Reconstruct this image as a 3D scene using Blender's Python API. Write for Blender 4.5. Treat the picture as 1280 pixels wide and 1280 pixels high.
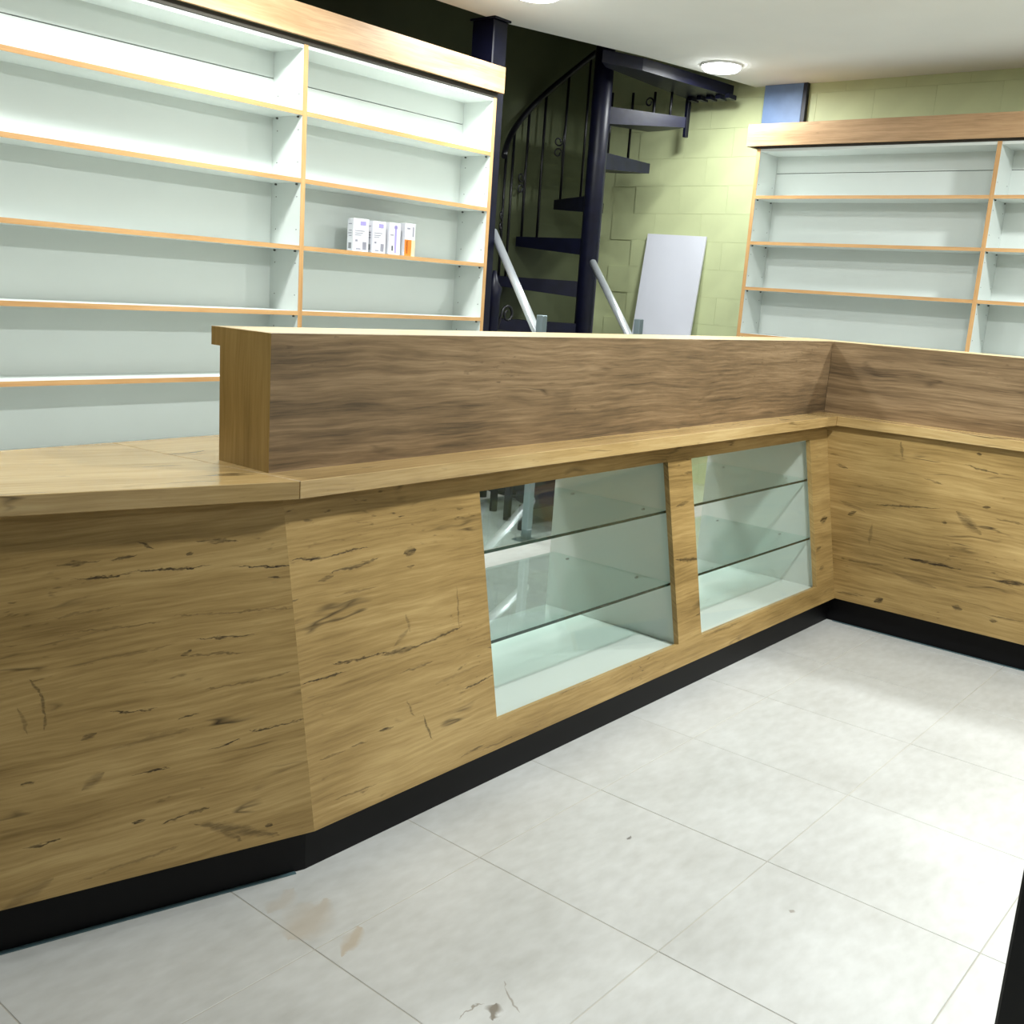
import bpy, bmesh, math, random
from mathutils import Vector, Matrix
random.seed(7)
for o in list(bpy.data.objects): bpy.data.objects.remove(o)
SC = bpy.context.scene
COL = SC.collection

# ------------------------------------------------------------------ camera
CX, CY, CZ = -4.4748, -1.884, 1.3641
YAW, PIT, ROL, FPX = 0.6834, 0.2117, 0.0694, 1295.19
cf = Vector((math.cos(PIT)*math.cos(YAW), math.cos(PIT)*math.sin(YAW), -math.sin(PIT)))
cr0 = Vector((math.sin(YAW), -math.cos(YAW), 0)); cu0 = cr0.cross(cf)
cr = cr0*math.cos(ROL) + cu0*math.sin(ROL); cu = -cr0*math.sin(ROL) + cu0*math.cos(ROL)
cd = bpy.data.cameras.new('camera'); cam = bpy.data.objects.new('camera', cd); COL.objects.link(cam)
M = Matrix.Identity(4)
for i in range(3):
    M[i][0], M[i][1], M[i][2] = cr[i], cu[i], -cf[i]
M.translation = (CX, CY, CZ); cam.matrix_world = M
cd.sensor_width = 36; cd.lens = 36*FPX/1280; cd.clip_start = .02
SC.camera = cam

def hitp(px, py, n, p0):
    d = cf + cr*((px-640)/FPX) - cu*((py-640)/FPX)
    n = Vector(n); c = Vector((CX, CY, CZ))
    return c + d*((Vector(p0)-c).dot(n)/d.dot(n))

# ------------------------------------------------------------------ world, exposure
w = bpy.data.worlds.new('world'); SC.world = w; w.use_nodes = True
w.node_tree.nodes['Background'].inputs[0].default_value = (.9, .95, 1, 1)
w.node_tree.nodes['Background'].inputs[1].default_value = 0.02
SC.view_settings.view_transform = 'Standard'; SC.view_settings.look = 'None'
SC.view_settings.exposure = 0.48; SC.view_settings.gamma = 1; SC.view_settings.use_curve_mapping = False
LAMP_POWER = 26.0
LAMP_COLOR = (.96, 1.0, .985)

# ------------------------------------------------------------------ key sizes (metres)
ZC = 2.865                    # ceiling
XW = 2.52                     # right wall face
H1, H2, CTT = .92, 1.2327, .0407
OV = .1095                    # worktop front edge
LR, DR = 3.0405, .1905        # riser length and depth
ZP = .1146                    # panel bottom
PB_M, PB_R = .200, .0895
ZT = H1-CTT-.0005
PT_M = .200-(.200-.068)*(ZT-.1146)/(.823-.1146)   # slanted board reaches the worktop underside
KR = .0366
XJ = -3.045                   # joint between straight and angled counter
ROTL = .2769
DL = Vector((-math.cos(ROTL), math.sin(ROTL), 0))
D1, XDIV, XR1 = 2.2597, -1.1485, .2074
E2, YL2, YD2 = 2.1886, 1.6159, .0726
YEND = -1.7                   # where the right counter ends, out of frame

# ------------------------------------------------------------------ materials
def srgb(*c):
    f = lambda v: v/12.92 if v <= .04045 else ((v+.055)/1.055)**2.4
    return tuple(f(x/255) for x in c)+(1,)
def newmat(name):
    m = bpy.data.materials.new(name); m.use_nodes = True
    nt = m.node_tree; return m, nt, nt.nodes['Principled BSDF']
def plain(name, col, rough=.5, metal=0, vary=.06, scale=8, bump=0, spec=.5):
    m, nt, b = newmat(name)
    t = nt.nodes.new('ShaderNodeTexCoord'); n = nt.nodes.new('ShaderNodeTexNoise')
    n.inputs['Scale'].default_value = scale; n.inputs['Detail'].default_value = 5
    nt.links.new(t.outputs['Object'], n.inputs['Vector'])
    r = nt.nodes.new('ShaderNodeValToRGB')
    r.color_ramp.elements[0].position = .3; r.color_ramp.elements[1].position = .7
    r.color_ramp.elements[0].color = tuple(c*(1-vary) for c in col[:3])+(1,)
    r.color_ramp.elements[1].color = tuple(min(1, c*(1+vary)) for c in col[:3])+(1,)
    nt.links.new(n.outputs['Fac'], r.inputs[0]); nt.links.new(r.outputs[0], b.inputs['Base Color'])
    b.inputs['Roughness'].default_value = rough; b.inputs['Metallic'].default_value = metal
    b.inputs['Specular IOR Level'].default_value = spec
    if bump:
        bp = nt.nodes.new('ShaderNodeBump'); bp.inputs['Strength'].default_value = bump; bp.inputs['Distance'].default_value = .01
        nt.links.new(n.outputs['Fac'], bp.inputs['Height']); nt.links.new(bp.outputs[0], b.inputs['Normal'])
    return m

# node group: one elongated mark (crack or knot) in a UV plane measured in metres
def make_mark_group():
    g = bpy.data.node_groups.new('mark', 'ShaderNodeTree')
    I = g.interface
    for nm in ('U', 'V', 'CU', 'CV', 'COS', 'SIN', 'L', 'W'):
        I.new_socket(nm, in_out='INPUT', socket_type='NodeSocketFloat')
    I.new_socket('Out', in_out='OUTPUT', socket_type='NodeSocketFloat')
    gi = g.nodes.new('NodeGroupInput'); go = g.nodes.new('NodeGroupOutput')
    def mt(op, a, b=None, c=None):
        n = g.nodes.new('ShaderNodeMath'); n.operation = op
        for i, v in enumerate((a, b, c)):
            if v is None: continue
            if isinstance(v, (int, float)): n.inputs[i].default_value = v
            else: g.links.new(v, n.inputs[i])
        return n.outputs[0]
    o = gi.outputs
    du = mt('SUBTRACT', o['U'], o['CU']); dv = mt('SUBTRACT', o['V'], o['CV'])
    x = mt('ADD', mt('MULTIPLY', du, o['COS']), mt('MULTIPLY', dv, o['SIN']))
    y = mt('SUBTRACT', mt('MULTIPLY', dv, o['COS']), mt('MULTIPLY', du, o['SIN']))
    a = mt('DIVIDE', x, o['L']); a2 = mt('MULTIPLY', a, a)
    wd = mt('MULTIPLY', mt('MAXIMUM', mt('SUBTRACT', 1, a2), 0), o['W'])
    q = mt('DIVIDE', mt('ABSOLUTE', y), mt('ADD', wd, 1e-5))
    s = mt('MINIMUM', mt('MAXIMUM', mt('MULTIPLY', mt('SUBTRACT', 1.25, q), 1.15), 0), 1)
    g.links.new(s, go.inputs['Out'])
    return g
MARK = make_mark_group()

def wood(name, dark, mid, light, crack=.8, knots=.8, marks=(), rough=.42, seed=0., streak=1., crackcol=(30, 18, 7), vscale=1., spec=.35, fine=.42):
    m, nt, b = newmat(name)
    N, Lk = nt.nodes, nt.links
    def mt(op, a, b_=None, c=None, clamp=False):
        n = N.new('ShaderNodeMath'); n.operation = op; n.use_clamp = clamp
        for i, v in enumerate((a, b_, c)):
            if v is None: continue
            if isinstance(v, (int, float)): n.inputs[i].default_value = v
            else: Lk.new(v, n.inputs[i])
        return n.outputs[0]
    def comb(x, y, z=0.):
        n = N.new('ShaderNodeCombineXYZ')
        for i, v in enumerate((x, y, z)):
            if isinstance(v, (int, float)): n.inputs[i].default_value = v
            else: Lk.new(v, n.inputs[i])
        return n.outputs[0]
    def noise(vec, detail=4, rough=.55, dist=0):
        n = N.new('ShaderNodeTexNoise'); n.inputs['Scale'].default_value = 1; n.inputs['Detail'].default_value = detail
        n.inputs['Roughness'].default_value = rough; n.inputs['Distortion'].default_value = dist
        Lk.new(vec, n.inputs['Vector']); return n.outputs['Fac']
    uv = N.new('ShaderNodeUVMap'); uv.uv_map = 'UVMap'
    sp = N.new('ShaderNodeSeparateXYZ'); Lk.new(uv.outputs[0], sp.inputs[0])
    U, V = sp.outputs[0], sp.outputs[1]
    wv = mt('MULTIPLY', mt('SUBTRACT', noise(comb(mt('MULTIPLY', U, 2.2), mt('MULTIPLY', V, 4.), seed), 3), .5), .04)
    V2 = mt('ADD', V, wv)
    n1 = noise(comb(mt('MULTIPLY', U, .9), mt('MULTIPLY', V2, 16*vscale), seed+3), 5, .6)
    n2 = noise(comb(mt('MULTIPLY', U, 5.), mt('MULTIPLY', V2, 110*vscale), seed+5), 4, .65)
    n3 = noise(comb(mt('MULTIPLY', U, 1.6), mt('MULTIPLY', V, 2.4), seed+9), 3)
    f = mt('ADD', mt('ADD', mt('MULTIPLY', n1, .55*streak), mt('MULTIPLY', n2, fine)), mt('MULTIPLY', n3, .45))
    f = mt('SUBTRACT', f, (.55*streak+fine+.45)/2-.5)
    rp = N.new('ShaderNodeValToRGB'); e = rp.color_ramp.elements
    e[0].position = .3; e[0].color = srgb(*dark); e[1].position = .7; e[1].color = srgb(*light)
    q = e.new(.5); q.color = srgb(*mid)
    Lk.new(f, rp.inputs[0])
    # thin cracks along the grain
    c1 = noise(comb(mt('MULTIPLY', U, 1.7), mt('MULTIPLY', V2, 13.), seed+13), 3, .5, .25)
    rid = mt('SUBTRACT', 1, mt('MULTIPLY', mt('ABSOLUTE', mt('SUBTRACT', c1, .5)), 42.), clamp=True)
    msk = mt('MULTIPLY', mt('SUBTRACT', noise(comb(mt('MULTIPLY', U, 3.2), mt('MULTIPLY', V, 7.), seed+21), 2), .585), 9., clamp=True)
    ck = mt('MULTIPLY', mt('MULTIPLY', rid, msk), crack)
    # speckles
    s1 = noise(comb(mt('MULTIPLY', U, 22.), mt('MULTIPLY', V2, 75.), seed+31), 2)
    s2 = mt('MULTIPLY', mt('SUBTRACT', noise(comb(mt('MULTIPLY', U, 2.6), mt('MULTIPLY', V, 5.), seed+37), 2), .52), 6., clamp=True)
    sk = mt('MULTIPLY', mt('MULTIPLY', mt('MULTIPLY', mt('SUBTRACT', s1, .63), 9., clamp=True), s2), knots*.75)
    tot = mt('MAXIMUM', ck, sk)
    if marks:
        wob = mt('MULTIPLY', mt('SUBTRACT', noise(comb(mt('MULTIPLY', U, 26.), mt('MULTIPLY', V, 40.), seed+41), 3), .5), .009)
        wob2 = mt('MULTIPLY', mt('SUBTRACT', noise(comb(mt('MULTIPLY', U, 9.), mt('MULTIPLY', V, 22.), seed+43), 3), .5), .016)
        wob3 = mt('MULTIPLY', mt('SUBTRACT', noise(comb(mt('MULTIPLY', U, 55.), mt('MULTIPLY', V, 150.), seed+45), 3), .5), .012)
        VV = mt('ADD', mt('ADD', mt('ADD', V, wob), wob2), wob3); UU = mt('ADD', U, mt('MULTIPLY', wob, 1.6))
        brk = mt('ADD', mt('MULTIPLY', mt('SUBTRACT', noise(comb(mt('MULTIPLY', U, 18.), mt('MULTIPLY', V, 160.), seed+47), 3, .7), .36), 3.4, clamp=True), .4, clamp=True)
        base_tot = tot; tot = None
        for (cu_, cv_, an, L_, W_, st) in marks:
            gN = N.new('ShaderNodeGroup'); gN.node_tree = MARK
            Lk.new(UU, gN.inputs['U']); Lk.new(VV, gN.inputs['V'])
            for k, v in (('CU', cu_), ('CV', cv_), ('COS', math.cos(an)), ('SIN', math.sin(an)), ('L', L_), ('W', W_)):
                gN.inputs[k].default_value = v
            one = mt('MULTIPLY', gN.outputs[0], st); tot = one if tot is None else mt('MAXIMUM', tot, one)
        tot = mt('MAXIMUM', base_tot, mt('MULTIPLY', tot, brk))
    mx = N.new('ShaderNodeMix'); mx.data_type = 'RGBA'
    Lk.new(tot, mx.inputs['Factor']); Lk.new(rp.outputs[0], mx.inputs['A']); mx.inputs['B'].default_value = srgb(*crackcol)
    Lk.new(mx.outputs['Result'], b.inputs['Base Color'])
    b.inputs['Roughness'].default_value = rough; b.inputs['Specular IOR Level'].default_value = spec
    bp = N.new('ShaderNodeBump'); bp.inputs['Strength'].default_value = .25; bp.inputs['Distance'].default_value = .002
    Lk.new(mt('SUBTRACT', mt('MULTIPLY', n2, .6), tot), bp.inputs['Height']); Lk.new(bp.outputs[0], b.inputs['Normal'])
    return m

# marks picked from the photograph, converted to metres on each board
PM0 = Vector((XJ, -PB_M, ZP)); UPS = Vector((0, PB_M-PT_M, ZT-ZP)).normalized()
NM = Vector((1, 0, 0)).cross(UPS)
NLn = DL.cross(UPS)
PR0 = Vector((-PB_R, 0, ZP))
def uv_m(px, py): p = hitp(px, py, NM, PM0)-PM0; return p.x, p.dot(UPS)
def uv_l(px, py):
    p = hitp(px, py, NLn, PM0)-PM0
    v = p.z/UPS.z; return -(p-UPS*v).dot(DL), v
def uv_r(px, py): p = hitp(px, py, (1, 0, 0), PR0)-PR0; return -p.y, p.z
def marks(fn, segs):
    out = []
    for s in segs:
        x0, y0, x1, y1, wpx, st = s
        a, b = fn(x0, y0), fn(x1, y1)
        L = math.hypot(b[0]-a[0], b[1]-a[1])/2
        c0 = fn((x0+x1)/2, (y0+y1)/2); c1 = fn((x0+x1)/2, (y0+y1)/2+1)
        mpp = math.hypot(c1[0]-c0[0], c1[1]-c0[1])
        out.append(((a[0]+b[0])/2, (a[1]+b[1])/2, math.atan2(b[1]-a[1], b[0]-a[0]), max(L, .004)*1.1, wpx*mpp*.75, st))
    return out
SEG_L = [(67,713,145,709,1.6,.95),(135,708,243,704,1.7,.95),(272,707,360,709,1.6,.95),(47,693,100,690,4,.7),(116,690,148,686,2.5,.8),
 (150,670,170,679,2.5,.75),(225,672,277,673,3.5,.7),(213,688,221,688,3,.8),(318,721,334,721,2.2,.9),(231,795,302,792,2,.9),(212,814,226,808,3,.8),
 (222,813,292,814,2.5,.55),(125,880,160,883,1.5,.9),(155,883,183,878,1.5,.9),(212,893,240,887,1.5,.9),(304,912,377,899,1.6,.95),(254,933,292,922,1.7,.95),
 (90,913,108,905,6,.7),(20,834,36,856,3,.55),(36,852,42,880,3,.55),(42,878,40,898,3,.5),(6,870,20,900,4,.35),(158,958,204,952,1.6,.9),
 (95,975,120,955,9,.4),(160,1017,178,1013,2.2,.9),(198,1021,230,1012,2.4,.8),(228,1012,258,1004,2.4,.7),(245,1024,345,1042,9,.55),(270,1030,300,1046,6,.5),
 (330,1029,340,1028,3,.85),(22,1044,68,1035,2.2,.8),(14,964,34,962,2.2,.8),(130,925,230,905,5,.3),(0,1120,60,1085,12,.3),(240,860,360,840,2,.4),(60,780,200,770,1.5,.45),(200,765,360,760,1.4,.4),
 (40,760,130,748,2,.35),(80,820,200,800,3,.3),(100,1085,220,1050,3,.35)]
SEG_M = [(362,700,420,694,2,.95),(410,695,459,685,1.6,.9),(414,716,472,699,3.2,.7),(398,725,416,720,4,.5),(505,692,520,687,6.5,.85),(508,709,518,707,2.5,.6),
 (363,752,374,748,2,.8),(376,857,432,838,1.9,.9),(412,832,482,816,2,.85),(478,819,526,806,5,.75),(520,808,576,784,2.6,.8),(571,735,574,784,2.2,.45),
 (507,768,513,788,4,.35),(511,785,493,808,5,.35),(500,842,540,827,2.6,.55),(576,862,616,845,1.7,.85),(529,897,540,924,2.4,.65),(473,916,492,908,2.6,.85),
 (508,876,519,897,2.2,.45),(576,947,606,929,2,.6),(438,934,460,926,2.6,.6),(400,950,430,938,2,.4),(545,855,600,832,3,.25),(420,745,470,733,2.5,.3),
 (1025,652,1034,647,6,.85),(1020,688,1026,684,4,.6),(1024,712,1030,708,4,.55),(845,633,862,627,2.5,.6),(846,700,876,698,3.2,.8),(855,592,866,590,2.5,.6),(870,770,880,764,2.5,.5),
 (700,868,740,850,3,.45),(600,938,640,922,2,.4),(420,1000,470,980,2,.45),(880,795,930,775,2.5,.4)]
SEG_R = [(1132,698,1198,711,3.2,.95),(1196,640,1226,668,8,.55),(1205,650,1222,662,4,.7),(1247,726,1285,732,4.5,.9),(1238,770,1285,778,2,.5),(1093,752,1104,749,5,.85),
 (1190,757,1202,763,4,.75),(1126,552,1128,573,3,.5),(1098,631,1175,636,1.6,.75),(1208,581,1247,593,1.7,.8),(1228,634,1238,634,3,.8),(1060,643,1070,640,3.5,.75),
 (1236,776,1246,778,3,.8),(1155,598,1178,606,2,.55),(1221,567,1228,568,3,.8),(1177,652,1184,653,2.5,.8),(1045,581,1060,585,3,.65),(1045,740,1080,745,3,.5),
 (1090,655,1086,680,3,.35),(1050,625,1080,640,4,.35),(1115,715,1170,735,6,.3),(1245,648,1280,656,2,.5),(1060,700,1110,708,2,.45)]
GOLD = ((122,97,54), (166,137,85), (196,167,112))
M_OAK_L = wood('oak_board_angled_front', *GOLD, crack=.9, knots=1., fine=.5, streak=.85, marks=marks(uv_l, SEG_L), seed=2.)
M_OAK_M = wood('oak_board_straight_front', *GOLD, crack=.9, knots=1., fine=.5, streak=.85, marks=marks(uv_m, SEG_M), seed=11.)
M_OAK_R = wood('oak_board_return_front', *GOLD, crack=.9, knots=1., fine=.5, streak=.85, marks=marks(uv_r, SEG_R), seed=23.)
M_OAK = wood('oak_worktop', (150,121,74), (190,160,108), (214,187,136), crack=.8, knots=.5, seed=31., rough=.18, spec=.9)
M_GREY = wood('weathered_oak_riser', (84,70,52), (124,102,75), (154,130,99), crack=.8, knots=1., seed=41., streak=1.35, crackcol=(52,40,28), vscale=1.1, fine=.66)
M_END = wood('oak_upright_end', (138,114,62), (170,142,86), (192,164,106), crack=.5, knots=.4, seed=47.)
M_FASC = wood('oak_fascia', (150,118,82), (184,148,110), (206,172,132), crack=.35, knots=.3, seed=53., streak=1.4, crackcol=(90,62,36))
M_EDGE = wood('oak_edging', (176,132,84), (200,156,104), (216,176,126), crack=.1, knots=.1, seed=61.)
M_TOPCAP = wood('oak_pale_cap', (184,160,112), (208,186,140), (224,204,162), crack=.3, knots=.2, seed=67.)
M_WHITE = plain('white_melamine', srgb(220,226,222), .38, vary=.015, scale=3)
M_WHITE2 = plain('white_case_lining', srgb(226,232,228), .35, vary=.015, scale=3)
M_KICK = plain('black_kickboard', srgb(9,8,10), .5, vary=.1, spec=.2)
M_CEIL = plain('ceiling_paint', srgb(234,235,232), .85, vary=.02, scale=2)
M_GREEN = plain('green_wall_paint', srgb(196,204,158), .55, vary=.05, scale=5, bump=.15)
M_SHADEDWALL = plain('stairwell_shade', srgb(66,72,46), .7, vary=.1, scale=4, bump=.1)  # stairwell shade put into the wall colour
M_PLAINWALL = plain('darkened_unseen_wall', srgb(52,54,56), .5, vary=.03, scale=3)  # for the unseen walls, made dark to cut bounced light
M_NAVY = plain('navy_steel_paint', srgb(10,12,32), .42, spec=.3, vary=.35, scale=14, bump=.1)
M_BLUE = plain('blue_grey_paint', srgb(112,138,180), .5, vary=.1, scale=9, bump=.1)
M_IRON = plain('dark_iron_paint', srgb(10,10,18), .4, vary=.3, scale=20)
M_SILVER = plain('brushed_aluminium', srgb(206,212,218), .32, metal=.65, vary=.04)
M_ZINC = plain('zinc_steel', srgb(128,142,148), .45, metal=.7, vary=.1)
M_BOARD = plain('white_board_face', srgb(214,216,226), .5, vary=.02, scale=4)
M_BLACK = plain('black_post_paint', srgb(8,8,9), .5, vary=.2)
M_PIN = plain('steel_pin', srgb(90,90,84), .4, metal=.6)
M_CARTON = plain('white_carton', srgb(214,214,220), .5, vary=.02)
M_PRINT = plain('grey_print', srgb(140,140,152), .6)
M_BAR = plain('dark_print', srgb(70,74,80), .6)
M_PURPLE = plain('violet_print', srgb(160,150,205), .6)
M_ORANGE = plain('orange_print', srgb(226,124,40), .5)
M_PEACH = plain('peach_print', srgb(250,205,160), .5)
M_GROUT = plain('grout', srgb(182,178,168), .9, vary=.12, scale=3)
M_STRIP = plain('teal_grey_film', srgb(78,104,110), .35)
M_GAPSHADE = plain('dark_gap_and_shade', srgb(60,56,48), .8)

def tile_mat():
    m, nt, b = newmat('porcelain_tile'); N, Lk = nt.nodes, nt.links
    g = N.new('ShaderNodeNewGeometry')
    def noise(s, d, stretch=None):
        v = g.outputs['Position']
        if stretch:
            mp = N.new('ShaderNodeMapping'); mp.inputs['Scale'].default_value = stretch; mp.inputs['Rotation'].default_value = (0, 0, .5); Lk.new(v, mp.inputs[0]); v = mp.outputs[0]
        n = N.new('ShaderNodeTexNoise'); n.inputs['Scale'].default_value = s; n.inputs['Detail'].default_value = d; Lk.new(v, n.inputs['Vector']); return n.outputs['Fac']
    def mt(op, a, c=None, clamp=False):
        n = N.new('ShaderNodeMath'); n.operation = op; n.use_clamp = clamp
        for i, v in enumerate((a, c)):
            if v is None: continue
            if isinstance(v, (int, float)): n.inputs[i].default_value = v
            else: Lk.new(v, n.inputs[i])
        return n.outputs[0]
    f = mt('ADD', mt('MULTIPLY', noise(3, 4), .55), mt('MULTIPLY', noise(16, 5, (1, 2.2, 1)), .45))
    rp = N.new('ShaderNodeValToRGB'); e = rp.color_ramp.elements
    e[0].position = .32; e[0].color = srgb(184,184,180); e[1].position = .66; e[1].color = srgb(206,207,205)
    Lk.new(f, rp.inputs[0])
    sp = N.new('ShaderNodeSeparateXYZ'); Lk.new(g.outputs['Position'], sp.inputs[0])
    wob = mt('MULTIPLY', mt('SUBTRACT', noise(14, 4), .5), .10)
    U, V = mt('ADD', sp.outputs[0], wob), mt('ADD', sp.outputs[1], wob)
    col = rp.outputs[0]
    def stain(cx, cy, an, L, W, st, c):
        nonlocal col
        gn = N.new('ShaderNodeGroup'); gn.node_tree = MARK
        Lk.new(U, gn.inputs['U']); Lk.new(V, gn.inputs['V'])
        for k, v in (('CU', cx), ('CV', cy), ('COS', math.cos(an)), ('SIN', math.sin(an)), ('L', L), ('W', W)): gn.inputs[k].default_value = v
        mx = N.new('ShaderNodeMix'); mx.data_type = 'RGBA'
        Lk.new(mt('MULTIPLY', gn.outputs[0], st), mx.inputs['Factor']); Lk.new(col, mx.inputs['A']); mx.inputs['B'].default_value = c
        col = mx.outputs['Result']
    def fl(px, py): p = hitp(px, py, (0, 0, 1), (0, 0, 0)); return p.x, p.y
    brown = srgb(172,148,112)
    for px, py, L, W, st in ((385, 1150, .09, .05, .35), (440, 1176, .05, .02, .5), (350, 1130, .06, .03, .25)):
        stain(*fl(px, py), .4, L, W, st, brown)
    stain(*fl(785, 1044), 0, .009, .009, .8, srgb(90,84,78))
    stain(*fl(990, 1139), 0, .009, .008, .6, srgb(130,118,104))
    stain(*fl(618, 1267), .6, .028, .016, .8, srgb(104,92,74))
    stain(*fl(590, 1262), -.3, .03, .003, .7, srgb(120,108,90)); stain(*fl(640, 1248), 1.1, .04, .003, .6, srgb(120,108,90))
    Lk.new(col, b.inputs['Base Color'])
    b.inputs['Roughness'].default_value = .36; b.inputs['Specular IOR Level'].default_value = .45
    return m
M_TILE = tile_mat()

def glass_mat(name, tint, refl=1.0):
    m = bpy.data.materials.new(name); m.use_nodes = True; nt = m.node_tree; nt.nodes.clear()
    out = nt.nodes.new('ShaderNodeOutputMaterial'); mix = nt.nodes.new('ShaderNodeMixShader')
    tr = nt.nodes.new('ShaderNodeBsdfTransparent'); gl = nt.nodes.new('ShaderNodeBsdfGlossy'); fr = nt.nodes.new('ShaderNodeFresnel')
    n = nt.nodes.new('ShaderNodeTexNoise'); n.inputs['Scale'].default_value = 3
    mm = nt.nodes.new('ShaderNodeMix'); mm.data_type = 'RGBA'
    mm.inputs['A'].default_value = tint; mm.inputs['B'].default_value = tuple(c*.985 for c in tint[:3])+(1,)
    nt.links.new(n.outputs['Fac'], mm.inputs['Factor']); nt.links.new(mm.outputs['Result'], tr.inputs['Color'])
    gl.inputs['Roughness'].default_value = .01; gl.inputs['Color'].default_value = (refl, refl, refl, 1)
    ge = nt.nodes.new('ShaderNodeNewGeometry'); im = nt.nodes.new('ShaderNodeMix')     # index of refraction inverted when leaving the pane
    im.inputs['A'].default_value = 1.5; im.inputs['B'].default_value = 1/1.5
    nt.links.new(ge.outputs['Backfacing'], im.inputs['Factor']); nt.links.new(im.outputs['Result'], fr.inputs['IOR'])
    nt.links.new(fr.outputs[0], mix.inputs[0]); nt.links.new(tr.outputs[0], mix.inputs[1]); nt.links.new(gl.outputs[0], mix.inputs[2])
    nt.links.new(mix.outputs[0], out.inputs['Surface']); return m
M_GLASS = glass_mat('clear_glass', (.975, .99, .98, 1), .7)
M_SHELFGLASS = glass_mat('green_shelf_glass', (.88, .955, .935, 1))
M_GLASSEDGE = plain('dark_green_glass_edge', srgb(20,52,46), .15)

def emis(name, col, st):
    m, nt, b = newmat(name)
    b.inputs['Base Color'].default_value = (1, 1, 1, 1)
    b.inputs['Emission Color'].default_value = col; b.inputs['Emission Strength'].default_value = st
    return m
M_LED = emis('lit_led_diffuser', (.97, 1, 1, 1), 11.0)

# ------------------------------------------------------------------ object helpers
def thing(name, loc, label, cat, group=None):
    o = bpy.data.objects.new(name, None); COL.objects.link(o); o.location = loc; o.empty_display_size = .1
    o['label'] = label; o['category'] = cat
    if group: o['group'] = group
    return o
def tag(o, label, cat, group=None):
    o['label'] = label; o['category'] = cat
    if group: o['group'] = group
    return o
ORG = {}
def org(o):
    return Vector(o.location) + (org(o.parent) if o.parent else Vector((0, 0, 0)))
def link(name, me, mat, parent=None, loc=None):
    if not me.materials: me.materials.append(mat)
    o = bpy.data.objects.new(name, me); COL.objects.link(o)
    o.location = loc if loc is not None else (0, 0, 0)
    if parent is not None:
        o.parent = parent; o.location = Vector(o.location) - org(parent)
    return o
def finish(bm, name, uvfn=None):
    bmesh.ops.recalc_face_normals(bm, faces=bm.faces)
    if uvfn:
        lay = bm.loops.layers.uv.new('UVMap')
        for f in bm.faces:
            for l in f.loops: l[lay].uv = uvfn(l.vert.co, f.normal)
    me = bpy.data.meshes.new(name); bm.to_mesh(me); bm.free(); return me
def boxuv(grain, off):
    def fn(co, n):
        a = [abs(x) for x in n]; k = a.index(max(a))
        ax = [i for i in range(3) if i != k]
        g = grain if grain in ax else ax[0]
        o = [i for i in ax if i != g][0]
        return (co[g]+off[0], co[o]+off[1]+k*.37)
    return fn
def place(me_bm, name, mat, parent, grain=None, c=None):
    """recentre the geometry on c (world) and link"""
    return None
def box(name, x0, x1, y0, y1, z0, z1, mat, parent=None, grain=0, bev=.0012, off=None):
    c = Vector(((x0+x1)/2, (y0+y1)/2, (z0+z1)/2))
    bm = bmesh.new(); bmesh.ops.create_cube(bm, size=1)
    for v in bm.verts: v.co = Vector((v.co.x*(x1-x0), v.co.y*(y1-y0), v.co.z*(z1-z0)))
    if bev: bmesh.ops.bevel(bm, geom=bm.edges[:], offset=bev, segments=1, affect='EDGES')
    off = off or (random.uniform(0, 9), random.uniform(0, 9))
    me = finish(bm, name, boxuv(grain, off))
    return link(name, me, mat, parent, c)
def prism(name, pts, o, U, V, Nn, th, mat, parent=None, holes=None, uvoff=(0, 0), swap=False, bev=0):
    """outline pts (u,v) on plane o+uU+vV, extruded th along -Nn"""
    o = Vector(o); U = Vector(U); V = Vector(V); Nn = Vector(Nn)
    bm = bmesh.new()
    c = Vector((0, 0, 0))
    W = [o+U*a+V*b for a, b in pts]
    for p in W: c += p/len(W)
    if holes:
        us = sorted({p[0] for p in pts} | {h[0] for h in holes} | {h[1] for h in holes})
        vs = sorted({p[1] for p in pts} | {h[2] for h in holes} | {h[3] for h in holes})
        vt = {}
        def gv(a, b):
            if (a, b) not in vt: vt[(a, b)] = bm.verts.new(o+U*a+V*b-c)
            return vt[(a, b)]
        fs = []
        for i in range(len(us)-1):
            for j in range(len(vs)-1):
                mu, mv = (us[i]+us[i+1])/2, (vs[j]+vs[j+1])/2
                if any(h[0] < mu < h[1] and h[2] < mv < h[3] for h in holes): continue
                fs.append(bm.faces.new([gv(us[i], vs[j]), gv(us[i+1], vs[j]), gv(us[i+1], vs[j+1]), gv(us[i], vs[j+1])]))
    else:
        fs = [bm.faces.new([bm.verts.new(p-c) for p in W])]
    r = bmesh.ops.extrude_face_region(bm, geom=fs)
    for v in [x for x in r['geom'] if isinstance(x, bmesh.types.BMVert)]: v.co -= Nn*th
    if bev:
        bmesh.ops.recalc_face_normals(bm, faces=bm.faces)
        bmesh.ops.bevel(bm, geom=[e for e in bm.edges if len(e.link_faces) == 2 and e.calc_face_angle(0) > .5], offset=bev, segments=1, affect='EDGES')
    def uvf(co, n):
        p = co+c-o; a, b = p.dot(U), p.dot(V)
        if abs(n.dot(Nn)) < .5:
            if swap: a += p.dot(Nn)
            else: b += p.dot(Nn)
        return (b+uvoff[0], a+uvoff[1]) if swap else (a+uvoff[0], b+uvoff[1])
    me = finish(bm, name, uvf)
    return link(name, me, mat, parent, c)
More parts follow.
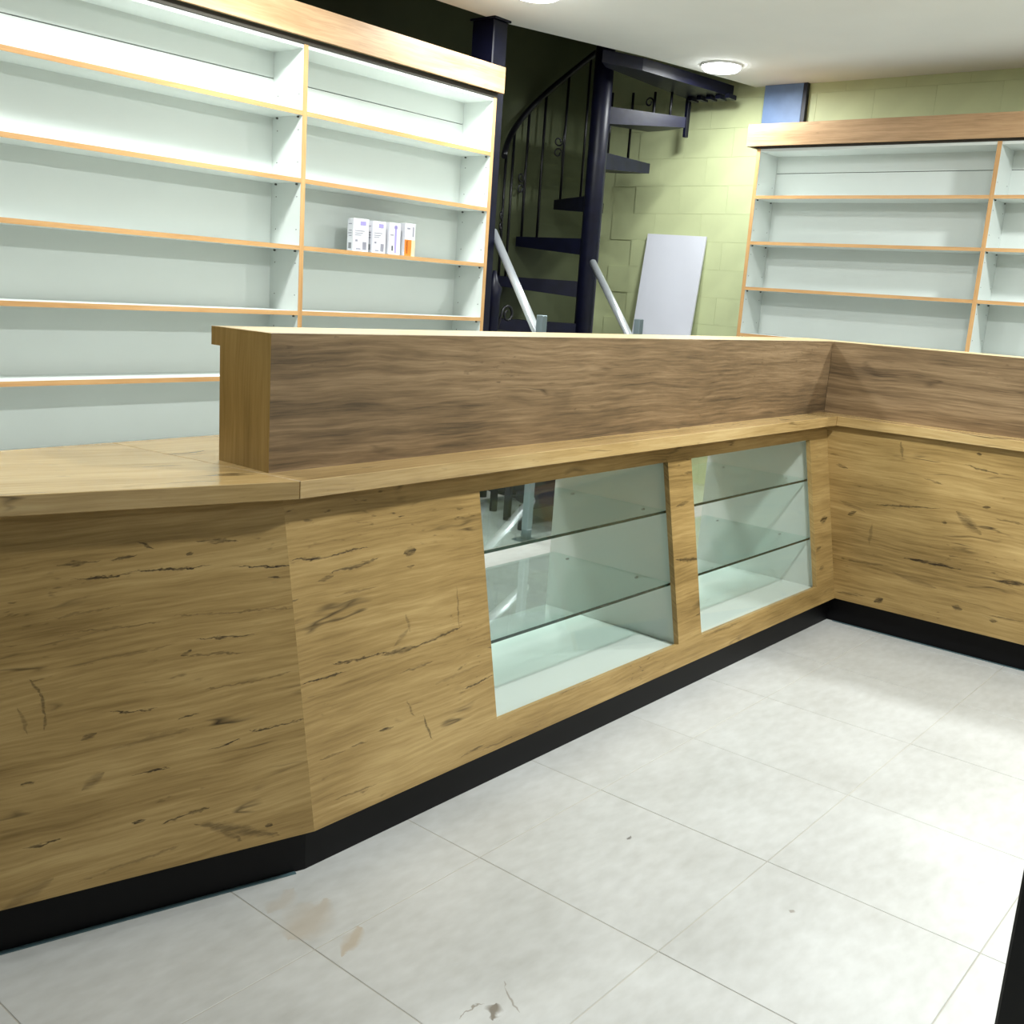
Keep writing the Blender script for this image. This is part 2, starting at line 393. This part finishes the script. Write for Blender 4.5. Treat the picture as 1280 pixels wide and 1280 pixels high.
def tube(name, pts, r, mat, parent=None, seg=10, closed=False, rads=None):
    pts = [Vector(p) for p in pts]; c = pts[0].copy()
    bm = bmesh.new(); rings = []
    n = len(pts); prev = None
    for i, p in enumerate(pts):
        t = (pts[min(i+1, n-1)]-pts[max(i-1, 0)]).normalized()
        if prev is None:
            a = Vector((0, 0, 1)) if abs(t.z) < .9 else Vector((1, 0, 0))
            s = t.cross(a).normalized()
        else:
            s = (prev - t*prev.dot(t)).normalized()
        prev = s; b = t.cross(s)
        rr = rads[i] if rads else r
        rings.append([bm.verts.new(p-c+(s*math.cos(2*math.pi*k/seg)+b*math.sin(2*math.pi*k/seg))*rr) for k in range(seg)])
    for i in range(n-1):
        for k in range(seg):
            f = bm.faces.new([rings[i][k], rings[i][(k+1) % seg], rings[i+1][(k+1) % seg], rings[i+1][k]]); f.smooth = True
    bm.faces.new(rings[0][::-1]); bm.faces.new(rings[-1])
    return link(name, finish(bm, name), mat, parent, c)
def struct(o): o['kind'] = 'structure'; return o

# ------------------------------------------------------------------ the room
XL, YF, YB = -6.2, -4.6, 3.13
T = .5145; TX0, TY0 = -2.702, -.413
flo = box('floor', XL, XW+.2, YF, YB+.1, -.12, -.0011, M_GROUT, bev=0); struct(flo)
bm = bmesh.new(); bmesh.ops.create_cube(bm, size=1)
for v in bm.verts: v.co = Vector((v.co.x*(T-.0024), v.co.y*(T-.0024), v.co.z*.012))
bmesh.ops.bevel(bm, geom=[e for e in bm.edges if e.verts[0].co.z > 0 and e.verts[1].co.z > 0], offset=.0008, segments=1, affect='EDGES')
tile_me = finish(bm, 'floor_tile'); tile_me.materials.append(M_TILE)
for i in range(-7, 11):
    for j in range(-8, 9):
        x, y = TX0+(i+.5)*T, TY0+(j+.5)*T
        if x-T/2 < XL or x+T/2 > XW+.12 or y-T/2 < YF or y+T/2 > YB+.1: continue
        link('floor_tile', tile_me, M_TILE, flo, (x, y, -.006+random.uniform(-.0003, .0002)))

# ceiling: a slab that stops at the stairwell
edge_px = [(545, 0), (635.6, 30), (734.6, 53.7), (807, 71), (916, 100.8)]
edge = [hitp(a, b, (0, 0, 1), (0, 0, ZC)) for a, b in edge_px]
cpts = [(XL, YF), (XW+.1, YF), (XW+.1, edge[-1].y-.06)]+[(p.x, p.y) for p in edge[::-1]]+[(XL, edge[0].y+.1)]
ceil = prism('ceiling', cpts, (0, 0, ZC), (1, 0, 0), (0, 1, 0), (0, 0, -1), .28, M_CEIL); struct(ceil)
struct(box('ceiling_stairwell', XL, XW+.2, edge[-1].y-.4, YB+.1, 4.6, 4.7, M_SHADEDWALL, bev=0))
# right wall of painted blocks
wr = box('wall_right', XW+.006, XW+.2, YF, YB+.1, 0, 4.6, M_GREEN, bev=0); struct(wr)
BW, BH = .40, .20
def block_mesh(w):
    bm = bmesh.new(); bmesh.ops.create_cube(bm, size=1)
    for v in bm.verts: v.co = Vector((v.co.x*.02, v.co.y*(w-.0008), v.co.z*(BH-.0008)))
    bmesh.ops.bevel(bm, geom=[e for e in bm.edges if e.verts[0].co.x < 0 and e.verts[1].co.x < 0], offset=.0006, segments=1, affect='EDGES')
    me = finish(bm, 'block'); me.materials.append(M_GREEN); return me
blk = block_mesh(BW)
for r in range(0, 16):
    for k in range(14):
        y = -1.4 + k*BW + (BW/2 if r % 2 else 0)
        if y+BW/2 > YB: continue
        link('block', blk, M_GREEN, wr, (XW+.01+random.uniform(-.0006, .0005), y, r*BH+BH/2))
struct(box('wall_back', XL, XW, YB, YB+.12, 0, 4.6, M_SHADEDWALL, bev=0))
struct(box('wall_left', XL-.1, XL, YF, YB+.1, 0, 4.6, M_PLAINWALL, bev=0))
struct(box('wall_front', XL, XW+.2, YF-.1, YF, 0, ZC, M_PLAINWALL, bev=0))

# ------------------------------------------------------------------ ceiling lights
def disc(bm, r, z, seg=32, r2=None):
    return [bm.verts.new((r*math.cos(2*math.pi*k/seg), r*math.sin(2*math.pi*k/seg), z)) for k in range(seg)]
def lathe_mesh(name, prof, seg=32, cap0=True, cap1=True):
    bm = bmesh.new(); R = [disc(bm, max(r, 1e-4), z, seg) for r, z in prof]
    for a, b in zip(R, R[1:]):
        for k in range(seg):
            f = bm.faces.new([a[k], a[(k+1) % seg], b[(k+1) % seg], b[k]]); f.smooth = True
    if cap0: bm.faces.new(R[0][::-1])
    if cap1: bm.faces.new(R[-1])
    return finish(bm, name)
ring_me = lathe_mesh('trim_ring', [(.132, 0), (.134, -.010), (.126, -.014), (.122, -.012), (.122, 0)], cap0=False, cap1=False)
diff_me = lathe_mesh('diffuser', [(.1215, -.001), (.1215, -.026), (.110, -.036), (.002, -.040)])
def downlight(x, y, label, power=1., group='round ceiling lights'):
    t = thing('ceiling_light', (x, y, ZC), label, 'ceiling light', group)
    link('trim_ring', ring_me, M_CEIL, t, (x, y, ZC)); link('diffuser', diff_me, M_LED, t, (x, y, ZC))
    ld = bpy.data.lights.new('ceiling_light_lamp', 'AREA'); ld.shape = 'DISK'; ld.size = .22; ld.energy = LAMP_POWER*power; ld.color = LAMP_COLOR; ld.spread = math.radians(180)
    lo = bpy.data.objects.new('lamp', ld); COL.objects.link(lo); lo.parent = t; lo.location = (0, 0, -.044)
lp = hitp(902, 81, (0, 0, 1), (0, 0, ZC))
downlight(lp.x, lp.y, 'round glowing ceiling light above the stair landing edge, wholly in view', .75)
lp2 = hitp(672, -13, (0, 0, 1), (0, 0, ZC))
downlight(lp2.x, lp2.y, 'round ceiling light cut by the top edge of the photo', .95)
for (x, y, pw) in ((-1.65, 1.55, 1.08), (-3.5, 1.4, 1.1), (-1.5, -1.35, 2.25), (1.05, -1.25, 1.8), (-1.5, -4.1, 1.2)):  # unseen; the last one is added to brighten the front floor
    downlight(x, y, 'unseen round ceiling light above the shop floor, outside the photo', pw)

# ------------------------------------------------------------------ columns
c = thing('steel_column', (.31, 2.42, 0), 'navy painted steel column at the right end of the tall shelving', 'column')
box('shaft', .245, .365, 2.335, 2.505, 0, ZC-.012, M_NAVY, c, grain=2, bev=.006)
box('head_plate',   .235, .378, 2.322, 2.518, ZC-.012, ZC, M_NAVY, c, bev=.002)
a0, a1 = hitp(957, 130, (1, 0, 0), (XW, 0, 0)).y, hitp(1005, 130, (1, 0, 0), (XW, 0, 0)).y
c = thing('wall_column', (XW, (a0+a1)/2, 0), 'blue grey painted strip column on the green wall', 'column')
box('shaft', XW-.035, XW, a1, a0, 0, ZC, M_BLUE, c, grain=2, bev=.003)
box('edge_strip', XW-.038, XW, a1-.03, a1, 0, ZC, M_NAVY, c, grain=2, bev=.002)

# ------------------------------------------------------------------ counters
KM = PB_M-KR
def on_m(x, y, z): return Vector((x, y, z))
VT = (ZT-ZP)/UPS.z          # slanted board height
XR_END = -PB_R              # straight board meets the return here
# -- straight display counter
dc = thing('display_counter', (-1.6, .1, 0), 'straight oak counter with two slanted glass display windows', 'counter')
WIN = [(-2.391, -1.420), (-1.262, -.270)]
v0, v1 = (.195-ZP)/UPS.z, (.821-ZP)/UPS.z
holes = [(a-XJ, b-XJ, v0, v1) for a, b in WIN]
prism('front_panel', [(0, 0), (XR_END-XJ, 0), (XR_END-XJ, VT), (0, VT)], PM0, (1, 0, 0), UPS, -NM if NM.y > 0 else NM, .019, M_OAK_M, dc, holes=holes)
NF = NM if NM.y < 0 else -NM
box('kickboard', XJ+.0052, XR_END+KR, -KM, -KM+.016, 0, ZP-.0005, M_KICK, dc, bev=0)
box('base_panel', -3.0, XR_END, -.155, .42, ZP+.004, ZP+.022, M_WHITE2, dc, bev=0)
box('kickboard_back', -3.0, -.1, .36, .376, 0, ZP+.004, M_KICK, dc, bev=0)
def side_prof(x0, x1, name, mat):
    # trapezoid following the slanted front
    zb, zt = ZP+.022, H1-CTT
    yb = -PB_M+.024+(zb-ZP)*(PB_M-PT_M)/(ZT-ZP); yt = -PB_M+.024+(ZT-ZP)*(PB_M-PT_M)/(ZT-ZP)
    pts = [(yb, zb), (.42, zb), (.42, zt-.001), (yt, zt-.001)]
    return prism(name, pts, (x0, 0, 0), (0, 1, 0), (0, 0, 1), (-1, 0, 0), x1-x0, mat, dc)
for xa, xb in ((-3.0, -2.982), (-2.430, -2.412), (-1.400, -1.382), (-1.300, -1.282), (-.250, -.232)):
    side_prof(xa, xb, 'side_panel', M_WHITE2)
for (a, b) in WIN:
    # display floor raised to the window sill
    box('display_floor', a-.020, b+.019, -.160, .42, .168, .186, M_WHITE2, dc, bev=0)
    p = prism('glass_pane', [(a-XJ-.008, v0-.006), (b-XJ+.008, v0-.006), (b-XJ+.008, v1-.001), (a-XJ-.008, v1-.001)], PM0+NF*-.0195, (1, 0, 0), UPS, NF, .004, M_GLASS, dc)
    for zs in (.650, .400):
        yf = -PB_M+.028+(zs-ZP)*(PB_M-PT_M)/(ZT-ZP)
        sh = box('glass_shelf', a-.018, b+.017, yf+.0015, .40, zs-.008, zs, M_SHELFGLASS, dc, bev=0)
        sh['label'] = 'clear green glass shelf'
        box('polished_edge', a-.018, b+.017, yf, yf+.0014, zs-.009, zs, M_GLASSEDGE, sh, bev=0)
        for yy in (.33, .02):
            for xx in (a-.013, b+.012):
                tube('shelf_pin', [(xx-.006, yy, zs-.0125), (xx+.006, yy, zs-.0125)], .0042, M_PIN, sh, seg=8)
# -- angled counter
NLf = NLn if NLn.y < 0 else -NLn
ac = thing('angled_counter', (-3.6, .2, 0), 'oak counter end angled back, left of the display windows', 'counter')
LL = 1.15
prism('front_panel', [(0, 0), (-LL, 0), (-LL, VT), (0, VT)], PM0, -DL, UPS, NLf, .019, M_OAK_L, ac)
nb = Vector((DL.y, -DL.x, 0));  nb = nb if nb.y > 0 else -nb     # horizontal direction into the counter
def lbox(name, t0, t1, d0, d1, z0, z1, mat, base):
    o = Vector((base[0], base[1], z0))+nb*d0
    return prism(name, [(t0, 0), (t1, 0), (t1, z1-z0), (t0, z1-z0)], o, DL, (0, 0, 1), -nb, d1-d0, mat, ac)
kc = Vector((XJ, -PB_M, 0))
tk = KR*math.tan(ROTL/2)
lbox('kickboard', .0052, LL, KR, KR+.016, 0, ZP-.0005, M_KICK, (XJ, -PB_M))
lbox('floor_strip', .03, LL, KR-.010, KR-.0002, 0, .002, M_STRIP, (XJ, -PB_M))
lbox('end_panel', LL-.02, LL-.002, .19, .36, 0, H1-CTT-.002, M_END, (XJ, -PB_M))
box('back_panel', -4.14, -3.05, .40, .418, .0, H1-CTT-.001, M_WHITE, ac)
# -- return counter
rc = thing('return_counter', (.2, -.9, 0), 'oak return counter running towards the viewer on the right', 'counter')
prism('front_panel', [(.03, 0), (-YEND, 0), (-YEND, H1-CTT-ZP-.0005), (.03, H1-CTT-ZP-.0005)], PR0, (0, -1, 0), (0, 0, 1), (-1, 0, 0), .019, M_OAK_R, rc)
box('kickboard', -PB_R+KR, -PB_R+KR+.016, YEND+.02, -KM+.016, 0, ZP-.001, M_KICK, rc, bev=0)
box('floor_strip', -PB_R+KR-.010, -PB_R+KR-.0002, YEND+.02, -KM-.03, 0, .002, M_STRIP, rc, bev=0)
box('end_panel', -PB_R+.02, .46, YEND, YEND+.018, 0, H1-CTT-.001, M_END, rc, grain=2)
box('back_panel', .44, .458, YEND+.02, -.05, 0, H1-CTT-.001, M_WHITE, rc)
# -- worktop
P0 = Vector((-3.0388, -OV, 0)); PE = P0+DL*1.22; BK = .52
wt = thing('worktop', (-1.5, .2, H1-CTT), 'continuous golden oak worktop bending over all three counters', 'worktop')
def slab(name, pts, swap=False, off=(0, 0)):
    return prism(name, pts, (0, 0, H1), (1, 0, 0), (0, 1, 0), (0, 0, 1), CTT, M_OAK, wt, uvoff=off, swap=swap, bev=.0012)
sx = P0.x-.09
slab('worktop_section', [(P0.x+.0006, P0.y), (-OV-.0004, -OV), (BK-.0004, BK), (sx+.0006, BK)], off=(2, 1))
UL, VL = Vector((-DL.x, -DL.y, 0)), Vector((DL.y, -DL.x, 0))
lp_ = [Vector((P0.x-.0006, P0.y+.0002, 0)), Vector((sx-.0006, BK, 0)), Vector((PE.x-.09, BK, 0)), Vector((PE.x, PE.y, 0))]
prism('worktop_section', [(p.dot(UL), p.dot(VL)) for p in lp_], (0, 0, H1), UL, VL, (0, 0, 1), CTT, M_OAK, wt, uvoff=(7, 3), bev=.0012)
slab('worktop_section', [(-OV, -OV-.0006), (-OV, YEND-.02), (BK, YEND-.02), (BK, BK-.0006)], swap=True, off=(4, 8))
# -- riser
rs = thing('counter_riser', (-1.2, .1, H1), 'raised weathered oak upstand shelf along the back of the worktop', 'counter riser')
TB = .018
prism('front_panel', [(-LR, 0), (0, 0), (0, TB), (-LR+TB, TB)], (0, 0, H2), (1, 0, 0), (0, 1, 0), (0, 0, 1), H2-H1, M_GREY, rs, uvoff=(3.1, .2))
box('front_panel', 0.0005, TB, YEND, -.0005, H1, H2, M_GREY, rs, grain=1, off=(8.3, 4.6), bev=.0006)
ep = prism('end_panel', [(.0002, 0), (DR, 0), (DR, H2-H1-.043), (DR+.034, H2-H1-.043), (DR+.034, H2-H1), (.0002, H2-H1)], (-LR, 0, H1), (0, 1, 0), (0, 0, 1), (-1, 0, 0), .018, M_END, rs, swap=True, uvoff=(1.2, 2.7))
for v in ep.data.vertices:
    wv_ = v.co+ep.location+rs.location
    if wv_.y < .001 and wv_.x > -LR+.01: v.co.y += TB
prism('top_cap', [(-LR+.0185, TB+.0005), (TB, TB+.0005), (TB+.0005, YEND), (DR+.034, YEND), (DR+.034, DR+.034), (-LR+.0185, DR+.034)], (0, 0, H2), (1, 0, 0), (0, 1, 0), (0, 0, 1), .043, M_TOPCAP, rs)
box('back_panel', -LR+.0185, DR-TB, DR-TB, DR, H1, H2-.0435, M_GREY, rs)
box('back_panel', DR-TB+.0005, DR, YEND, DR-.0005-TB, H1, H2-.0435, M_GREY, rs, grain=1)

# ------------------------------------------------------------------ shelving
def shelving(name, label, to, length_marks, heights, depth, ztop, fz0, fz1, fa, fb, seam, pinside):
    """to(s, d, z): s runs along the unit, d is depth from its front edge. length_marks = upright centres"""
    def bx(nm, s0, s1, d0, d1, z0, z1, mat, par, grain='s', bev=.0008):
        p, q = to(s0, d0, z0), to(s1, d1, z1)
        lo = [min(a, b) for a, b in zip(p, q)]; hi = [max(a, b) for a, b in zip(p, q)]
        ax = 0 if abs(to(1, 0, 0)[0]-to(0, 0, 0)[0]) > .5 else 1
        return box(nm, lo[0], hi[0], lo[1], hi[1], lo[2], hi[2], mat, par, grain={'s': ax, 'z': 2}[grain], bev=bev)
    s_lo, s_hi = min(length_marks), max(length_marks)
    mid = to((s_lo+s_hi)/2, depth/2, 0)
    t = thing(name, mid, label, 'shelving')
    hw = .0125
    for k, s in enumerate(length_marks):
        nm = 'side_panel' if s in (s_lo, s_hi) else 'divider'
        u = bx(nm, s-hw, s+hw, .0035, depth, .0, ztop, M_WHITE, t, 'z')
        bx('edge_band', s-hw, s+hw, 0, .003, .0, ztop, M_EDGE, u, 'z', bev=0)
    bx('top_panel', s_lo-hw, s_hi+hw, -.002, depth, ztop, ztop+.025, M_GAPSHADE, t, bev=0)  # shade below the fascia put into the top panel's colour
    ss = sorted(length_marks)
    for a, b in zip(ss, ss[1:]):
        bx('back_panel', a+hw, b-hw, depth-.012, depth, .02, seam-.002, M_WHITE, t, bev=.001)
        bx('back_panel', a+hw, b-hw, depth-.012, depth, seam+.002, ztop, M_WHITE, t, bev=.001)
        bx('top_lining', a+hw, b-hw, .004, depth-.012, ztop-.018, ztop-.0005, M_WHITE, t, bev=0)
        for z in heights:
            sh = bx('shelf', a+hw+.0005, b-hw-.0005, .0035, depth-.0125, z-.021, z, M_WHITE, t, bev=.0005)
            bx('edge_band', a+hw+.0005, b-hw-.0005, 0, .003, z-.021, z, M_EDGE, sh, bev=0)
            for d in (.03, depth-.05):
                for sd in pinside:
                    s0 = b-hw if sd > 0 else a+hw
                    tube('shelf_pin', [to(s0, d, z-.027), to(s0-sd*.009, d, z-.027)], .0045, M_PIN, sh, seg=8)
        bx('plinth', a+hw, b-hw, .03, .045, 0, .08, M_WHITE, t, bev=0)
        # rows of drilled peg holes are shown as small dark plugs
        for d in (.03, depth-.05):
            for z in heights:
                for dz in (.075, -.085):
                    for sd in pinside:
                        s0 = b-hw if sd > 0 else a+hw
                        tube('peg_hole', [to(s0, d, z+dz), to(s0-sd*.0012, d, z+dz)], .003, M_PIN, t, seg=6)
    bx('backing_board', s_lo-hw, s_hi+hw, depth+.0005, depth+.008, 0, ztop, M_GAPSHADE, t, bev=0)
    f = bx('fascia', fa, fb, -.0297, -.0117, fz0, fz1, M_FASC, t)
    bx('fascia_return', fb-.018 if fb > fa else fb, fb if fb > fa else fb+.018, -.0112, depth, fz0, fz1, M_FASC, t)
    bx('fascia_top', fa, fb, -.0112, depth, fz1-.018, fz1-.0005, M_FASC, t)
    return t
HS1 = [2.121, 1.813, 1.499, 1.186, .872, .56, .25]
shelving('shelving_unit', 'tall white shelving with oak edges along the left, holding small boxes',
         lambda s, d, z: (s, D1+d, z), [-2.74, XDIV, XR1], HS1, .24, 2.416, 2.443, 2.582, -2.77, .247, 2.279, (1,))
HS2 = [2.095, 1.793, 1.488, 1.171, .868, .56, .25]
shelving('shelving_unit', 'white shelving with oak edges against the green wall on the right',
         lambda s, d, z: (E2+d, s, z), [-1.47, YD2, YL2], HS2, .28, 2.398, 2.412, 2.553, -1.52, 1.698, 2.270, (1, -1))

# ------------------------------------------------------------------ small boxes on the shelf
ZS = HS1[2]
def carton(x0, x1, y0, h, rot, dep, label, kind):
    t = thing('carton', ((x0+x1)/2, y0+dep/2, ZS), label, 'box', 'boxes on the shelf')
    t.location.z += .0006
    w = x1-x0; z1 = ZS+h
    cx, cy = (x0+x1)/2, y0+dep/2
    def face(nm, a0, a1, b0, b1, mat, par, side='front', e=.0008):
        if side == 'front': return box(nm, x0+a0*w, x0+a1*w, y0-e, y0, ZS+b0*h, ZS+b1*h, mat, par, bev=0)
        return box(nm, x0-e, x0, y0+a0*dep, y0+a1*dep, ZS+b0*h, ZS+b1*h, mat, par, bev=0)
    body = box('body', x0, x1, y0, y0+dep, ZS, z1, M_CARTON, t, bev=.001)
    if kind == 'plain':
        for i, b in enumerate((.62, .55, .49)): face('print', .12, .72-.1*i, b, b+.018, M_PRINT, body)
        face('print', .45, .8, .80, .92, M_PURPLE, body); face('print', .62, .86, .06, .3, M_PRINT, body)
        face('print', .2, .5, .06, .10, M_PRINT, body); face('print', .15, .30, .30, .36, M_PRINT, body)
        for i, b in enumerate((.82, .62, .54, .46)): face('print', .25, .8-.12*(i % 2), b, b+.025, M_PRINT, body, 'side')
        for k in range(4): face('barcode', .3+k*.12, .36+k*.12, .08, .26, M_BAR, body, 'side')
    elif kind == 'violet':
        face('print', .50, .66, .05, .93, M_PURPLE, body); face('print', .12, .4, .6, .63, M_PRINT, body)
        face('print', .25, .37, .12, .28, M_BAR, body); face('print', .44, .72, .82, .9, M_PURPLE, body)
    else:
        face('orange_panel', 0, .66, 0, .5, M_ORANGE, body); face('peach_panel', .66, 1, 0, .5, M_PEACH, body)
        face('print', .2, .5, .82, .87, M_PRINT, body); face('print', .74, .86, .6, .9, M_PRINT, body)
        face('print', .15, .3, .08, .46, M_BAR, body)
    t.rotation_euler = (0, 0, rot)
    return t
carton(-.775, -.686, D1+.03, .165, -.28, .07, 'white printed carton with a barcode side, leftmost of the shelf boxes', 'plain')
carton(-.652, -.567, D1+.03, .163, -.12, .06, 'white printed carton, second from the left of the shelf boxes', 'plain')
carton(-.540, -.460, D1+.03, .165, -.05, .05, 'white carton with a violet stripe beside the orange box', 'violet')
carton(-.424, -.350, D1+.03, .172, -.05, .05, 'narrow carton with an orange lower half, rightmost of the shelf boxes', 'orange')

# ------------------------------------------------------------------ spiral staircase
PX, PY, RT = 1.50, 2.455, .64
st = thing('spiral_staircase', (PX, PY, 0), 'dark navy iron spiral staircase with scrolled railings', 'staircase')
link('base_plate', lathe_mesh('base_plate', [(.70, .0005), (.70, .014), (.69, .018), (.002, .018)], 40), M_NAVY, st, (PX, PY, 0))
pole = tube('pole', [(PX, PY, 0), (PX, PY, 4.4)], .066, M_NAVY, st, seg=24)
def pol(ang, r, z): return Vector((PX+r*math.cos(math.radians(ang)), PY+r*math.sin(math.radians(ang)), z))
RISE = .289
HAND = []
for k in range(-3, 4):
    # k counts upward; k=0 is the first tread seen left of the pole, well above the counter
    tr = 90-30*k; zt = 1.735+RISE*k
    if zt < .1: continue
    a0, a1 = tr+3, tr-31
    bm = bmesh.new()
    top = [pol(a0+12, .06, zt)]+[pol(a0+(a1-a0)*i/4, RT, zt) for i in range(5)]+[pol(a1-12, .06, zt)]
    c = pol((a0+a1)/2, .3, zt)
    vt = [bm.verts.new(p-c) for p in top]
    vb = [bm.verts.new(p-c-Vector((0, 0, 0.11 if i in (0, len(top)-1) else .068))) for i, p in enumerate(top)]
    bm.faces.new(vt); bm.faces.new(vb[::-1])
    for i in range(len(top)):
        j = (i+1) % len(top); bm.faces.new([vt[i], vb[i], vb[j], vt[j]])
    tro = link('tread', finish(bm, 'tread'), M_NAVY, st, c)
    for aa in ((tr-1, tr-15) if k >= -1 else ()):
        frac = (tr-aa)/30
        zh = zt+.86+RISE*frac
        p0, p1 = pol(aa, RT-.012, zt-.045), pol(aa, RT-.012, zh)
        if zt > 2.2:
            p1.z = min(p1.z, 2.80)
        b = tube('baluster', [p0, p1], .0095, M_IRON, st, seg=8)
        if aa == tr-1 and k in (-2, -1, 0, 1, 2, 3):
            # scrolls: C-curves welded to the side of the bar
            tg = (pol(aa+1, RT, 0)-pol(aa, RT, 0)).normalized()
            for zc_, fl in ((zt+.30, 1), (zt+.44, -1)) if zt < 2.2 else ((zt+.10, 1),):
                pts = []
                for i in range(15):
                    q = i/14; th = q*math.pi*2.1; rr = .034*(1-.55*q)
                    pts.append(pol(aa, RT-.012, zc_)+tg*(.045-rr*math.cos(th))+Vector((0, 0, fl*(rr*math.sin(th)+.03))))
                pts = [pol(aa, RT-.012, zc_-fl*.14)]+pts
                tube('scroll', pts, .0065, M_IRON, b, seg=6)
        HAND.append(pol(aa, RT-.012, zh))
HAND = [p for p in HAND if p.z < 4.3]
# smooth helix through the baluster tops
hp = []
for i in range(0, 51):
    ang = 128-i*(175/50); kk = (90-ang)/30
    hp.append(pol(ang, RT-.012, 1.735+RISE*(kk+.03)+.86))
tube('handrail', hp, .021, M_IRON, st, seg=10)
# upper landing that meets the slab edge
zl = 2.785
la = hitp(757, 84, (0, 0, 1), (0, 0, zl)); lb = hitp(862, 125, (0, 0, 1), (0, 0, zl))
prism('landing', [(la.x, la.y), (min(lb.x, XW-.02), lb.y), (min(lb.x, XW-.02), edge[-1].y+.06), (edge[3].x, edge[3].y+.015), (edge[2].x+.15, edge[2].y-.01)], (0, 0, zl), (1, 0, 0), (0, 1, 0), (0, 0, -1), .075, M_NAVY, st)
lx = min(lb.x, XW-.02)
for i in range(5):
    xx = lx-.1+.0*i
    prism('deck_tooth', [(0, 0), (.035, 0), (.035, .03), (0, .03)], (lx-.02, lb.y-.09-.075*i, zl-.028), (0, 1, 0), (0, 0, 1), (1, 0, 0), .10, M_NAVY, st)
box('hanger_bar', lx-.06, lx-.02, lb.y-.03, lb.y-.005, 2.52, zl, M_NAVY, st, bev=.002)
for i in range(3):
    y0, y1 = 1.66+.22*i, 1.66+.22*i+.235; zz = .20*(i+1)
    sh0, sh1 = .58*(y0-1.6), .58*(y1-1.6)
    prism('entry_step', [(.02+sh0, y0), (.80+sh0, y0), (.80+sh1, y1), (.02+sh1, y1)], (0, 0, zz), (1, 0, 0), (0, 1, 0), (0, 0, 1), .05, M_NAVY, st)
    for xx in (.06, .74): box('step_support', xx+sh0, xx+sh0+.03, y0+.09, y0+.13, 0, zz-.05, M_NAVY, st, grain=2, bev=.002)
# newel post at the foot of the stairs, with scrolls
nw = hitp(616, 380, (0, 1, 0), (0, 2.56, 0)); nw.z = 0
np_ = tube('newel_post', [nw, nw+Vector((0, 0, .95)), nw+Vector((0, 0, 1.0)), nw+Vector((0, 0, 1.05)), nw+Vector((0, 0, 1.10)), nw+Vector((0, 0, 1.30)), nw+Vector((0, 0, 1.36)), nw+Vector((0, 0, 1.40)), nw+Vector((0, 0, 1.47))], .03, M_NAVY, st, seg=12,
          rads=[.04, .04, .055, .03, .045, .045, .055, .03, .012])
for zc_, sg in ((1.20, 1), (1.0, -1)):
    pts = []
    for i in range(18):
        q = i/17; th = q*math.pi*2.4; rr = .06*(1-.6*q)
        pts.append(nw+Vector((.13-rr*math.cos(th), -.02, zc_+sg*(rr*math.sin(th)))))
    tube('scroll', [nw+Vector((.03, 0, zc_-sg*.16))]+pts, .009, M_IRON, np_, seg=6)

# ------------------------------------------------------------------ silver handrails with posts
for (xt, zt, xb, zb, lab) in ((.423, 1.693, -.032, 1.073, 'silver slanted tube rail with short post beside the tall shelving'),
                              (1.405, 1.575, .861, 1.075, 'silver slanted tube rail with short post in front of the stair pole')):
    t = thing('metal_handrail', (xb, 1.6, 0), lab, 'handrail', 'silver rails by the stairs')
    d = Vector((xt-xb, (2.4 if xt < 1 else 2.35)-1.6, zt-zb))
    tube('rail', [Vector((xb, 1.6, zb)), Vector((xb, 1.6, zb))+d], .024, M_SILVER, t, seg=14)
    if xt > 1: xb += .05
    box('post', xb-.048, xb-.004, 1.578, 1.622, 0, 1.238, M_ZINC, t, grain=2, bev=.004)
    box('foot_plate', xb-.085, xb+.03, 1.545, 1.655, 0, .008, M_ZINC, t, bev=.001)

# ------------------------------------------------------------------ white board leaning on the wall
def lean_board():
    zt = 1.845; xt = XW-.03; xb = 2.25; L = math.hypot(zt, xt-xb)
    up = Vector((xt-xb, 0, zt)).normalized()
    nrm = Vector((-up.z, 0, up.x))
    yl = hitp(808, 292, (1, 0, 0), (xt-.02, 0, 0)).y; yr = hitp(881, 300, (1, 0, 0), (xt-.02, 0, 0)).y
    o = prism('leaning_board', [(0, 0), (yl-yr, 0), (yl-yr, L), (0, L-.012)], (xb, yr, 0), (0, 1, 0), up, nrm, .016, M_BOARD, None, bev=.001)
    tag(o, 'plain white board leaning on the green wall behind the counter', 'board')
    o.location.z += .004
lean_board()

# ------------------------------------------------------------------ black upright at the right edge
b0 = hitp(1243, 1280, (0, 0, 1), (0, 0, 0)); c0 = Vector((CX, CY, 0)); dirv = (Vector((b0.x, b0.y, 0))-c0).normalized()
pp = c0+dirv*1.35; sd = Vector((dirv.y, -dirv.x, 0))
ps = thing('black_stand', pp+sd*.15, 'black upright stand cut by the bottom right corner of the photo', 'stand')
prism('plinth', [(.006, .006), (.294, .006), (.294, .244), (.006, .244)], pp, sd, dirv, (0, 0, -1), .05, M_BLACK, ps)
prism('body', [(0, 0), (.3, 0), (.3, .25), (0, .25)], pp+Vector((0, 0, .05)), sd, dirv, (0, 0, -1), .72, M_BLACK, ps, bev=.003)
prism('top', [(-.0, -.004), (.304, -.004), (.304, .254), (-.0, .254)], pp+Vector((0, 0, .7705)), sd, dirv, (0, 0, -1), .018, M_BLACK, ps, bev=.002)
